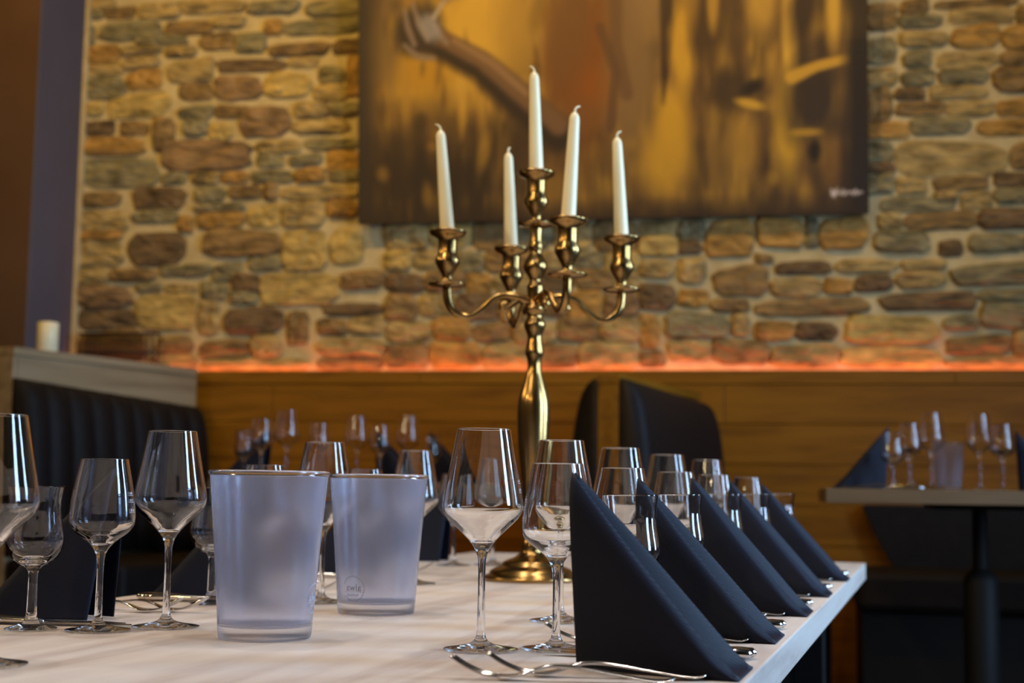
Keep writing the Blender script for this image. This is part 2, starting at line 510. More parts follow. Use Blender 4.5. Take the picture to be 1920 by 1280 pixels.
def stone_me(s0, z0, s1, z1, seed, y_front=0.10, y_back=0.13):
    """a rough block: uneven rounded outline, chipped edge, slightly domed face towards -y"""
    rnd = random.Random(seed)
    w, h = (s1 - s0) / 2, (z1 - z0) / 2
    cx, cz = (s0 + s1) / 2, (z0 + z1) / 2
    N = 14
    ex = rnd.uniform(4.0, 9.0)
    skew = rnd.uniform(-0.18, 0.18) * min(1, h / w * 1.6)
    prof = []
    for i in range(N):
        a = 2 * PI * (i + rnd.uniform(-0.2, 0.2)) / N
        c, s = math.cos(a), math.sin(a)
        k = (abs(c) ** ex + abs(s) ** ex) ** (-1 / ex)
        k *= 1 + rnd.uniform(-0.08, 0.05)
        x, z = c * k * w, s * k * h
        prof.append((cx + x, cz + z + skew * x * (0.5 + 0.5 * s)))
    verts, faces = [], []
    proud = rnd.uniform(-0.006, 0.012)
    rings = [(1.0, y_back, 0.0), (1.0, y_front + 0.008 - proud * 0.5, 0.0), (0.90, y_front - proud, 0.004), (0.5, y_front - proud - 0.004, 0.008)]
    for k, y, j in rings:
        for (x, z) in prof:
            ix = min(0.009, w * 0.3) * (0 if k == 1.0 else 1)
            iz = min(0.008, h * 0.3) * (0 if k == 1.0 else 1)
            if k == 0.5:
                px, pz = cx + (x - cx) * 0.5, cz + (z - cz) * 0.5
            elif k == 1.0:
                px, pz = x, z
            else:
                px, pz = cx + (x - cx) * max(0, 1 - ix / w), cz + (z - cz) * max(0, 1 - iz / h)
            verts.append((px, y + rnd.uniform(-j, j), pz))
    verts.append((cx, y_front - proud - rnd.uniform(0.0, 0.01), cz))
    nr = len(rings)
    for r in range(nr - 1):
        for i in range(N):
            j = (i + 1) % N
            faces.append((r * N + i, r * N + j, (r + 1) * N + j, (r + 1) * N + i))
    for i in range(N):
        faces.append(((nr - 1) * N + i, (nr - 1) * N + (i + 1) % N, len(verts) - 1))
    return me_from(verts, faces, 'stone', False)


for i, (a, b, c, d, k) in enumerate(STONES):
    g = 8
    o = mesh_obj('stone', stone_me((a - g) / 1000, (b - g) / 1000, (c + g) / 1000, (d + g) / 1000, i), 'stone_%d' % k, wall_back)
# the wall goes on outside the photograph in the same masonry
rnd = random.Random(7)
rest = []
z = 3.135
while z < ZC - 0.05:
    hh = rnd.uniform(0.07, 0.15)
    x = -0.55
    while x < X1 - 0.1:
        ww = rnd.uniform(0.12, 0.42)
        rest.append((x, z, min(x + ww, X1), min(z + hh, ZC)))
        x += ww + 0.025
    z += hh + 0.022
z = 1.43
while z < 3.12:
    hh = min(rnd.uniform(0.07, 0.15), 3.13 - z)
    x = 3.67
    while x < X1 - 0.1:
        ww = rnd.uniform(0.12, 0.42)
        rest.append((x, z, min(x + ww, X1), z + hh))
        x += ww + 0.025
    z += hh + 0.022
for k in range(7):
    part = [stone_me(*r, 1000 + i) for i, r in enumerate(rest) if i % 7 == k]
    o = mesh_obj('stonework', join_me(part, 'stonework'), 'stone_%d' % k, wall_back)
    o['kind'] = 'stuff'

# oak panelling below the stone, with a cap board and an LED strip hidden behind it
PT = 1.404
panel = room_obj('trim_1', span_me(X0, X1, 0.022, 0.05, FZ, PT - 0.002), 'panel_oak')
rows = [(PT - 0.055, PT), (PT - 0.215, PT - 0.058), (PT - 0.375, PT - 0.218), (PT - 0.535, PT - 0.378), (PT - 0.695, PT - 0.538), (PT - 0.855, PT - 0.698), (PT - 1.015, PT - 0.858), (FZ, PT - 1.018)]
rnd = random.Random(3)
for ri, (z0, z1) in enumerate(rows):
    x = -1.0 - rnd.uniform(0, 0.8)
    while x < X1:
        ww = rnd.uniform(1.9, 2.6)
        pr = 0.004 if ri == 0 else 0.0
        me = span_me(max(x, X0), min(x + ww - 0.002, X1), -pr, 0.022, z0, z1, 0.0015, 'plank')
        mesh_obj('plank', me, 'panel_oak', panel)
        x += ww
led = room_obj('led_strip', span_me(-0.62, X1 - 0.02, 0.053, 0.061, PT - 0.030, PT - 0.022), 'led_strip', None)
del led['kind']
tag(led, 'glowing orange light strip behind the oak panelling at the foot of the stone wall', 'light strip')

# dark plastered pillar at the left end of the stone wall
pil = room_obj('pillar', span_me(X0, -0.545, -0.30, 0.115, FZ, ZC, 0.004), 'plaster_daylit')
mesh_obj('plaster_face', span_me(X0, -0.549, -0.306, -0.30, FZ, ZC), 'plaster_warmlit', pil)
mesh_obj('mortar_edge', span_me(-0.545, -0.525, 0.085, 0.115, PT, ZC), 'mortar', pil)

# ------------------------------------------------------------------ the painting


def painting_colours(px, py):
    """gold and umber figure painting; px, py are picture coordinates (0..958 across, 420 = bottom edge)"""
    rng = np.random.default_rng(5)

    def vnoise(fx, fy, seed):
        r = np.random.default_rng(seed)
        g = r.random((80, 80))
        u, v = (px + 400) / fx, (py + 900) / fy
        iu, iv = np.floor(u).astype(int), np.floor(v).astype(int)
        a, b = u - iu, v - iv
        a, b = a * a * (3 - 2 * a), b * b * (3 - 2 * b)
        q = lambda i, j: g[i % 80, j % 80]
        return (q(iu, iv) * (1 - a) + q(iu + 1, iv) * a) * (1 - b) + (q(iu, iv + 1) * (1 - a) + q(iu + 1, iv + 1) * a) * b
    streak = 0.6 * vnoise(18, 90, 1) + 0.4 * vnoise(7, 40, 2)
    blot = 0.6 * vnoise(70, 70, 3) + 0.4 * vnoise(25, 30, 4)
    gold, dark, mid = np.array([180, 134, 48.]), np.array([48, 35, 24.]), np.array([112, 80, 40.])
    c = mid + (gold - mid) * np.clip(blot * 2.2 - 0.75, 0, 1)[:, None]
    c = c + (dark - c) * (np.clip(1.3 - streak * 1.8, 0, 1) * 0.5)[:, None]

    def over(col, a):
        nonlocal c
        c = c + (np.array(col, float) - c) * np.clip(a, 0, 1)[:, None]

    def blob(x, y, rx, ry, col, a=1.0, rot=0.0, soft=0.45, nz=0.35):
        t = math.radians(rot)
        dx, dy = px - x, py - y
        u, v = (dx * math.cos(t) + dy * math.sin(t)) / rx, (-dx * math.sin(t) + dy * math.cos(t)) / ry
        d = np.sqrt(u * u + v * v) + (blot - 0.5) * nz + (streak - 0.5) * nz
        over(col, a * np.clip((1 + soft - d) / (2 * soft), 0, 1))

    def stroke(pts, w, col, a=1.0, soft=0.35, nz=0.15):
        best = np.full(px.shape, 9e9)
        for i in range(len(pts) - 1):
            (x0, y0), (x1, y1) = pts[i], pts[i + 1]
            w0 = w[i] if hasattr(w, '__len__') else w
            w1 = w[i + 1] if hasattr(w, '__len__') else w
            L = (x1 - x0) ** 2 + (y1 - y0) ** 2
            t = np.clip(((px - x0) * (x1 - x0) + (py - y0) * (y1 - y0)) / L, 0, 1)
            d = np.hypot(px - x0 - t * (x1 - x0), py - y0 - t * (y1 - y0)) / (w0 + (w1 - w0) * t)
            best = np.minimum(best, d)
        best = best + (streak - 0.5) * nz
        over(col, a * np.clip((1 + soft - best) / (2 * soft), 0, 1))

    # left: golden ground, dark margins and a dark foot with vertical runs
    blob(150, 160, 110, 120, (188, 142, 48), 0.8)
    blob(250, 60, 95, 110, (208, 160, 56), 0.9)
    blob(60, 60, 26, 120, (112, 86, 52), 0.7)
    blob(150, 262, 120, 60, (92, 66, 34), 0.75)
    blob(130, 150, 50, 40, (176, 126, 32), 0.7)
    blob(330, 60, 60, 110, (160, 120, 50), 0.7)
    blob(390, 350, 60, 60, (150, 108, 42), 0.7)
    for x, y, l_, cc in [(205, 190, 60, (196, 150, 58)), (150, 300, 60, (140, 100, 44)), (245, 250, 70, (180, 134, 52)), (95, 200, 60, (170, 126, 48))]:
        blob(x, y, 9, l_, cc, 0.7, 0, 0.5, 0.2)
    over(dark, np.clip((py - 215) / 120, 0, 1) * np.clip(1.35 - streak * 1.2, 0.35, 1) * np.clip((400 - px) / 120, 0.25, 1))
    over((54, 44, 36), np.clip((52 - px) / 40, 0, 1) * 0.9)
    blob(80, 330, 70, 70, (52, 38, 26), 0.7)
    blob(190, 350, 60, 50, (50, 36, 24), 0.7)
    blob(330, 275, 40, 50, (56, 40, 26), 0.7)
    # loose vertical dabs and runs of paint over the ground
    r2 = np.random.default_rng(21)
    for _ in range(170):
        x, y, l_ = r2.uniform(40, 930), r2.uniform(-150, 400), r2.uniform(8, 34)
        light = r2.random() < (0.55 if (x > 590 or y < 200) else 0.3)
        blob(x, y, r2.uniform(4, 14), l_, (204, 152, 52) if light else (50, 36, 24), r2.uniform(0.2, 0.45), r2.uniform(-14, 14), 0.5, 0.5)
    # orange-brown body and tan drapery
    blob(440, 130, 70, 160, (122, 70, 26), 0.95, 8)
    blob(415, 60, 40, 120, (112, 74, 38), 0.8, 10)
    blob(470, 190, 40, 45, (138, 76, 24), 0.8)
    blob(420, 240, 70, 30, (120, 78, 36), 0.7)
    blob(360, 300, 60, 40, (78, 54, 34), 0.6)
    blob(530, 130, 48, 190, (128, 96, 56), 0.95, 2)
    blob(560, 20, 30, 70, (142, 108, 66), 0.7)
    stroke([(500, -60), (500, 110), (520, 200)], 12, (104, 72, 44), 0.8)
    stroke([(592, -100), (596, 90), (588, 220)], [12, 12, 4], (62, 44, 30), 0.95)
    stroke([(470, 80), (500, 160), (490, 260)], 9, (90, 62, 40), 0.7)
    # raised arm and the hand with a wine glass
    stroke([(118, 72), (170, 104), (240, 142), (300, 196), (390, 270)], [30, 24, 26, 29, 30], (52, 38, 28), 1.0)
    stroke([(122, 62), (176, 92), (246, 130), (308, 182), (392, 252)], [20, 15, 16, 18, 18], (116, 84, 54), 0.95)
    stroke([(190, 92), (262, 134), (330, 192)], [5, 7, 6], (146, 110, 72), 0.8)
    blob(118, 70, 42, 46, (60, 46, 36), 1.0, 20, 0.3)
    for pts in ([(92, 30), (98, 62), (112, 96)], [(108, 22), (120, 56), (138, 88)], [(92, 96), (118, 118), (150, 122)], [(150, 60), (164, 82), (176, 96)]):
        stroke(pts, [4, 6, 5], (134, 112, 92), 0.85)
    blob(142, 66, 16, 26, (150, 140, 132), 0.85, -35)
    stroke([(150, 48), (168, 22), (182, 6)], [5, 3, 4], (168, 152, 132), 0.9)
    blob(204, -16, 46, 26, (120, 98, 82), 0.95, -8)
    stroke([(164, -22), (190, 8), (236, -4)], 3, (172, 158, 148), 0.8)
    # right: golden runs between dark trunks
    blob(625, 120, 24, 80, (206, 154, 44), 0.9, 0, 0.35)
    blob(605, 250, 30, 60, (204, 152, 40), 0.9)
    blob(590, 320, 46, 60, (196, 146, 42), 0.85)
    blob(665, 70, 26, 110, (72, 50, 30), 0.95)
    blob(640, 20, 16, 60, (176, 128, 46), 0.6)
    blob(680, 40, 10, 50, (196, 146, 50), 0.8)
    blob(725, 90, 18, 130, (82, 58, 34), 0.85)
    blob(716, 200, 30, 40, (60, 44, 30), 0.8)
    blob(768, 30, 28, 70, (198, 150, 58), 0.85)
    blob(820, 110, 14, 120, (222, 170, 60), 1.0, 0, 0.35)
    blob(815, 260, 24, 90, (204, 154, 44), 0.9)
    blob(845, 60, 26, 70, (58, 42, 30), 0.95, 10)
    blob(752, 196, 20, 12, (40, 30, 24), 0.95, -30)
    blob(745, 225, 26, 8, (214, 164, 54), 0.9, 15)
    blob(735, 300, 26, 60, (176, 130, 48), 0.75)
    blob(690, 320, 24, 70, (128, 94, 42), 0.6)
    blob(860, 220, 50, 70, (52, 40, 32), 0.9)
    blob(898, 70, 13, 60, (210, 160, 56), 0.95)
    stroke([(822, 182), (868, 164), (918, 154)], [12, 9, 8], (206, 154, 50), 0.95)
    blob(850, 278, 26, 7, (198, 148, 44), 0.8)
    blob(862, 310, 12, 18, (34, 26, 20), 0.9)
    blob(890, 330, 16, 40, (140, 98, 40), 0.6)
    over((44, 34, 26), np.clip((px - 905) / 30, 0, 1) * np.clip(1.3 - 0.4 * blot, 0, 1) * np.where((py < 120), 0.85, 1.0))
    over((50, 36, 24), np.clip((py - 380) / 40, 0, 1) * 0.85)
    over((46, 34, 24), np.clip((6 - px) / 8, 0, 1))
    # illegible pale signature low on the right
    sx = np.linspace(892, 946, 40)
    sig = [(x, 384 + 5 * math.sin((x - 892) * 0.85) * (0.5 + 0.5 * math.cos((x - 892) * 0.3))) for x in sx]
    stroke(sig, 1.7, (214, 196, 188), 0.9, 0.6, 0.0)
    stroke([(892, 378), (897, 391), (902, 377)], 1.8, (220, 202, 196), 0.9, 0.6, 0.0)
    return c


def build_painting():
    Wp, Hp, TH = 2.135, 1.40, 0.045
    o = bpy.data.objects.new('painting', None)
    COL.objects.link(o)
    o.matrix_world = ROOM @ Matrix.Translation((0.794, 0.030, 2.040)) @ Matrix.Rotation(math.radians(4.6), 4, 'X')
    tag(o, 'large unframed gold and dark brown figure painting hung on the stone wall', 'painting')
    nx, nz = 420, 280
    xs, zs = np.meshgrid(np.linspace(0, Wp, nx), np.linspace(0, Hp, nz))
    xs, zs = xs.ravel(), zs.ravel()
    co = np.stack([xs, np.zeros_like(xs), zs], 1)
    me = bpy.data.meshes.new('canvas')
    idx = np.arange(nx * nz).reshape(nz, nx)
    q = np.stack([idx[:-1, :-1], idx[:-1, 1:], idx[1:, 1:], idx[1:, :-1]], -1).reshape(-1, 4)
    me.from_pydata(co.tolist(), [], q.tolist())
    rgb = painting_colours(xs / Wp * 958, 420 - zs * 425) / 255
    rgb = np.clip(rgb, 0.02, 1)
    linear = np.where(rgb <= 0.04045, rgb / 12.92, ((rgb + 0.055) / 1.055) ** 2.4)
    at = me.color_attributes.new('paint', 'FLOAT_COLOR', 'POINT')
    at.data.foreach_set('color', np.concatenate([linear, np.ones((len(linear), 1))], 1).astype(np.float32).ravel())
    m, n, l, b = new_mat('oil_paint')
    a = n.new('ShaderNodeAttribute')
    a.attribute_name = 'paint'
    l.new(a.outputs['Color'], b.inputs['Base Color'])
    b.inputs['Roughness'].default_value = 0.5
    b.inputs['Specular IOR Level'].default_value = 0.3
    nt, bp = n.new('ShaderNodeTexNoise'), n.new('ShaderNodeBump')
    nt.inputs['Scale'].default_value = 60
    bp.inputs['Strength'].default_value, bp.inputs['Distance'].default_value = 0.2, 0.003
    l.new(nt.outputs['Fac'], bp.inputs['Height'])
    l.new(bp.outputs[0], b.inputs['Normal'])
    mesh_obj('canvas', me, 'oil_paint', o)
    plain('canvas_edge', lin((46, 36, 28)), 0.7)
    mesh_obj('stretcher', span_me(0, Wp, 0.001, TH, 0, Hp, 0.0), 'canvas_edge', o)


build_painting()


# ------------------------------------------------------------------ wooden dividers and leather banquettes


def frame_matrix(p0, p1, z=0.0):
    """origin p0, local x from p0 to p1 on the floor"""
    d = Vector((p1[0] - p0[0], p1[1] - p0[1], 0))
    return Matrix.Translation((p0[0], p0[1], z)) @ Matrix.Rotation(math.atan2(d.y, d.x), 4, 'Z'), d.length


def divider(p0, p1, thick, z1, label, side=1, wood='divider_oak'):
    """a boarded wooden partition from its near end p0 to the wall, thickness to the left (+) of its line"""
    M, L = frame_matrix(p0, p1)
    o = empty('wooden_divider', label=label, cat='partition')
    o.matrix_world = M
    y0, y1 = (0, thick) if side > 0 else (-thick, 0)
    mesh_obj('core', span_me(0.022, L, y0 + 0.008, y1 - 0.008, FZ, z1 - 0.03), wood, o)
    mesh_obj('cap_board', span_me(0, L, y0 - 0.004, y1 + 0.004, z1 - 0.03, z1, 0.002), wood, o)
    mesh_obj('end_board', span_me(0, 0.022, y0, y1, FZ, z1 - 0.032, 0.002), wood, o)
    hh = (z1 - 0.034 - FZ) / 6
    for i in range(6):
        for ya, yb in ((y0, y0 + 0.008), (y1 - 0.008, y1)):
            mesh_obj('board', span_me(0.024, L, ya, yb, FZ + i * hh, FZ + (i + 1) * hh - 0.003, 0.001), wood, o)
    return o


BACK = [(0.0, 0.0), (0.012, 0.002), (0.032, -0.006), (0.05, -0.022), (0.066, -0.05), (0.080, -0.10), (0.092, -0.17), (0.102, -0.27), (0.112, -0.42)]


def banquette(p0, p1, side, ztop, drop, label, seat_depth=0.45, channels=9):
    """upholstered bench: channelled back (profile thickens downwards) along p0 -> p1, to the right (side -1) or left (+1) of the line"""
    M, L = frame_matrix(p0, p1)
    o = empty('banquette', label=label, cat='bench')
    o.matrix_world = M
    nl = max(channels, 5) * 8
    verts, faces = [], []
    zbot = FZ + 0.47
    prof = smooth_profile(BACK, 3)
    prof = [(a, b) for a, b in prof] + [(0.115, -0.50), (0.115, -0.60)]
    for i in range(nl + 1):
        t = i / nl
        ch = abs(math.sin(PI * t * channels)) ** 0.6 if channels else 0.8
        endr = min(1.0, min(t, 1 - t) * L / 0.03)
        for k, (a, b) in enumerate(prof):
            depth = a + (ch - 0.8) * 0.022 * min(1, a / 0.05)
            depth *= 0.75 + 0.25 * math.sqrt(max(0, 1 - (1 - endr) ** 2))
            z = max(ztop - drop * t + b, zbot)
            verts.append((t * L, side * (0.003 + max(depth, 0.0)), z))
        verts.append((t * L, side * 0.003, zbot))
    m = len(prof) + 1
    for i in range(nl):
        for k in range(m):
            j = (k + 1) % m
            faces.append((i * m + k, i * m + j, (i + 1) * m + j, (i + 1) * m + k))
    faces.append(tuple(range(m)))
    faces.append(tuple(nl * m + k for k in range(m)))
    mesh_obj('backrest', recalc(me_from(verts, faces, 'backrest', True)), 'leather', o)
    y0, y1 = sorted((side * 0.003, side * (seat_depth + 0.1)))
    mesh_obj('seat', span_me(0.0, L, y0, y1, FZ + 0.32, FZ + 0.465, 0.025), 'leather', o)
    y0, y1 = sorted((side * 0.003, side * (seat_depth + 0.05)))
    mesh_obj('plinth', span_me(0.02, L, y0, y1, FZ, FZ + 0.318), 'black_steel', o)
    return o


LD0, LD1 = (-1.800, 5.12), (-1.335, 6.02)
divider(LD0, LD1, 0.12, PT, 'grey-brown oak partition at the far left carrying the white pillar candle', 1)
banquette(LD0, LD1, -1, 1.288, 0.05, 'dark brown channel-stitched leather bench against the far-left partition')
CD0, CD1 = (0.355, 4.70), (0.735, 5.52)
divider(CD0, CD1, 0.074, 1.30, 'narrow oak partition standing end-on between two dark leather bench backs', 1, 'panel_oak')
banquette(CD0, CD1, -1, 1.285, 0.03, 'dark leather bench right of the narrow middle partition', channels=0)
dn = Vector((-(CD1[1] - CD0[1]), CD1[0] - CD0[0])).normalized() * 0.074
banquette((CD0[0] + dn.x, CD0[1] + dn.y), (CD1[0] + dn.x, CD1[1] + dn.y), 1, 1.285, 0.03, 'dark leather bench left of the narrow middle partition, behind the candelabra', channels=0)

# long bench along the panelled wall, under the right-hand table
b = empty('wall_bench', label='dark brown leather seat bench along the panelling behind the right-hand table', cat='bench')
b.matrix_world = ROOM
slab = [(2.885, 0.865), (2.90, 0.84), (2.94, 0.745), (3.00, 0.635), (X1 - 0.05, 0.635), (X1 - 0.05, 0.875), (2.90, 0.875)]  # added low backrest, shaped to the dark wedge under the right-hand table
vs = [(x, y, z) for y in (-0.075, -0.012) for x, z in slab]
mesh_obj('backrest', recalc(me_from(vs, [tuple(range(7)), tuple(range(13, 6, -1))] + [(i, (i + 1) % 7, 7 + (i + 1) % 7, 7 + i) for i in range(7)], 'backrest')), 'leather', b)
mesh_obj('seat', span_me(2.84, X1 - 0.05, -0.50, -0.012, FZ + 0.32, FZ + 0.46, 0.025), 'leather', b)
mesh_obj('plinth', span_me(2.86, X1 - 0.07, -0.44, -0.012, FZ, FZ + 0.318), 'black_steel', b)

# white pillar candle on the far-left partition
pc = empty('pillar_candle', (-1.745, 5.32, PT), label='short white pillar candle standing on the far-left oak partition', cat='candle')
mesh_obj('wax', lathe([(0.0, 0.0), (0.036, 0.0), (0.039, 0.003), (0.039, 0.106), (0.036, 0.111), (0.026, 0.109), (0.0, 0.104)], 32, sharp=50), 'ivory_wax', pc)
mesh_obj('wick', tube([(0, 0, 0.103), (0.001, 0, 0.112), (0.004, 0, 0.120)], 0.0013, 6), 'wick', pc)

# low wire basket on the ledge beside the pillar
wb = empty('wire_basket', label='low dark wire basket with upright bars on the ledge beside the plaster pillar', cat='basket')
wb.matrix_world = ROOM @ Matrix.Translation((-0.47, 0.012, PT))
for z in (0.004, 0.085, 0.168):
    mesh_obj('hoop', join_me([tube([(0, 0, z), (0.36, 0, z)], 0.004, 6), tube([(0, 0.062, z), (0.36, 0.062, z)], 0.004, 6),
                              tube([(0, 0, z), (0, 0.062, z)], 0.004, 6), tube([(0.36, 0, z), (0.36, 0.062, z)], 0.004, 6)]), 'dark_wire', wb)
bar = tube([(0, 0, 0), (0, 0, 0.170)], 0.0035, 6)
for i in range(15):
    for y in (0, 0.062):
        mesh_obj('bar', bar, 'dark_wire', wb, Matrix.Translation((0.012 + i * 0.024, y, 0)))

# ------------------------------------------------------------------ the long table
TA = math.radians(-16.6)                      # table axes: x = across to the right, y = along, away from the camera
U = Vector((math.cos(TA), math.sin(TA), 0))
V = Vector((-math.sin(TA), math.cos(TA), 0))
TZ = 0.75
table = empty('dining_table', (0.880, 3.545, TZ), TA, 'long pale oak dining table set with glasses and black napkins', 'table')
top_me = span_me(-1.02, 0.0, -2.95, 0.0, -0.040, 0.0, 0.002, 'tabletop')
mesh_obj('tabletop', top_me, 'table_oak', table)
for x in (-0.90, -0.12):
    for y in (-2.75, -0.22):
        mesh_obj('leg', span_me(x - 0.035, x + 0.035, y - 0.035, y + 0.035, -TZ, -0.041, 0.003), 'black_steel', table)
mesh_obj('stretcher_bar', span_me(-0.53, -0.47, -2.70, -0.27, -0.12, -0.041, 0.002), 'black_steel', table)

# ------------------------------------------------------------------ glassware


def wine_glass(name, outer, seam_bowl, seam_foot, wall, inner_bottom, thick=0.0036, cat='wine glass', segs=48):
    """one blown glass as bowl, stem and foot that meet at shared rings; `outer` runs from the foot's rim up to the lip"""
    prof = smooth_profile(outer, 6)
    root = bpy.data.objects.new(name, None)
    root.empty_display_size = 0.03
    COL.objects.link(root)
    root['category'] = cat
    kb = min(range(len(prof)), key=lambda i: abs(prof[i][1] - seam_bowl))
    kf = min(range(len(prof)), key=lambda i: abs(prof[i][1] - seam_foot) + (9 if prof[i][0] > 0.02 else 0))
    bowl = prof[kb:]
    z_wide = max(bowl, key=lambda q: q[0] if q[1] < bowl[-1][1] - 0.02 else 0)[1] - 0.004
    # inner wall from the lip back down
    inner = []
    for i in range(len(bowl) - 1, 0, -1):
        r, z = bowl[i]
        (ra, za), (rb, zb) = bowl[max(i - 1, 0)], bowl[min(i + 1, len(bowl) - 1)]
        t = Vector((rb - ra, zb - za)).normalized()
        w = wall + thick * max(0.0, min(1.0, (z_wide - z) / (z_wide - inner_bottom))) ** 1.2   # the blown wall thickens towards the stem
        ri, zi = r - t.y * w, z + t.x * w
        if i == len(bowl) - 1:
            inner.append((r - wall * 0.3, z + wall * 0.35))
            ri, zi = r - wall, z - wall * 0.1
        if zi > inner_bottom + 0.0008 and ri > 0.002 and (not inner or zi < inner[-1][1]):
            inner.append((ri, zi))
    inner.append((inner[-1][0] * 0.5, inner_bottom + (inner[-1][1] - inner_bottom) * 0.35))
    inner.append((0.0, inner_bottom))
    mesh_obj('bowl', lathe(bowl + inner, segs), 'glass', root)
    mesh_obj('stem', lathe(prof[kf:kb + 1], segs), 'glass', root)
    foot = [(0.0, 0.0004), (outer[0][0] * 0.9, 0.0)] + prof[:kf + 1]
    mesh_obj('foot', lathe(foot, segs), 'glass', root)
    return root


LARGE = [(0.0385, 0.0006), (0.0400, 0.0016), (0.0385, 0.0026), (0.024, 0.0048), (0.012, 0.0078), (0.0066, 0.0125), (0.0047, 0.020), (0.0040, 0.045), (0.0038, 0.070), (0.0043, 0.092),
         (0.0056, 0.101), (0.0085, 0.1085), (0.0140, 0.1160), (0.0215, 0.1240), (0.0300, 0.1320), (0.0375, 0.1395), (0.0420, 0.1460), (0.0437, 0.1530), (0.0433, 0.1600),
         (0.0413, 0.1720), (0.0380, 0.1890), (0.0340, 0.2100), (0.0298, 0.2330), (0.0292, 0.2362)]
MEDIUM = [(0.0360, 0.0006), (0.0375, 0.0016), (0.0360, 0.0026), (0.022, 0.0046), (0.011, 0.0076), (0.0062, 0.012), (0.0046, 0.020), (0.0040, 0.042), (0.0040, 0.064), (0.0044, 0.080),
          (0.0056, 0.0880), (0.0084, 0.0945), (0.0135, 0.1010), (0.0205, 0.1070), (0.0285, 0.1125), (0.0345, 0.1180), (0.0375, 0.1240), (0.0382, 0.1310), (0.0378, 0.1400),
          (0.0360, 0.1560), (0.0330, 0.1740), (0.0286, 0.1960), (0.0278, 0.2004)]
TULIP = [(0.0285, 0.0006), (0.0300, 0.0016), (0.0285, 0.0026), (0.019, 0.0050), (0.011, 0.0085), (0.0072, 0.014), (0.0060, 0.024), (0.0055, 0.042), (0.0055, 0.060), (0.0064, 0.068),
         (0.0110, 0.0728), (0.0190, 0.0775), (0.0265, 0.0845), (0.0312, 0.0930), (0.0333, 0.1025), (0.0330, 0.1120), (0.0312, 0.1230), (0.0293, 0.1350), (0.0288, 0.1450), (0.0297, 0.1560), (0.0316, 0.1674)]


K_L = Kind(wine_glass('red_wine_glass', LARGE, 0.101, 0.020, 0.0011, 0.1165))
K_M = Kind(wine_glass('white_wine_glass', MEDIUM, 0.088, 0.020, 0.0011, 0.1015))
K_T = Kind(wine_glass('tulip_glass', TULIP, 0.068, 0.014, 0.0012, 0.0790))


def etch(glass, prof, ang, z_list, glyphs=True):
    """fine etched fill marks on the outside of a bowl: ticks with a short line of unreadable glyph strokes"""
    p = smooth_profile(prof, 6)
    half = p[len(p) // 2:]

    def rad(z):
        k = min(half, key=lambda q: abs(q[1] - z))
        return k[0] + 0.00025

    verts, faces = [], []

    def patch(a0, a1, z0, z1):
        i = len(verts)
        n = max(2, int(abs(a1 - a0) / 0.05) + 2)
        for k in range(n):
            a = a0 + (a1 - a0) * k / (n - 1)
            for z in (z0, z1):
                r = rad((z0 + z1) / 2)
                verts.append((r * math.cos(a), r * math.sin(a), z))
        for k in range(n - 1):
            j = i + 2 * k
            faces.append((j, j + 2, j + 3, j + 1))
    rnd = random.Random(11)
    for z in z_list:
        patch(ang - 0.16, ang + 0.16, z, z + 0.0005)
        if glyphs:
            a = ang - 0.14
            while a < ang + 0.12:
                hgt = rnd.choice((0.0022, 0.0030))
                patch(a, a + 0.016, z + 0.0014, z + 0.0014 + hgt)
                if rnd.random() < 0.6:
                    patch(a, a + 0.04, z + 0.0014 + rnd.choice((0, hgt)), z + 0.0018 + hgt)
                a += rnd.uniform(0.05, 0.075)
    mesh_obj('fill_mark', me_from(verts, faces, 'fill_mark'), 'etched', glass)


# ------------------------------------------------------------------ napkins


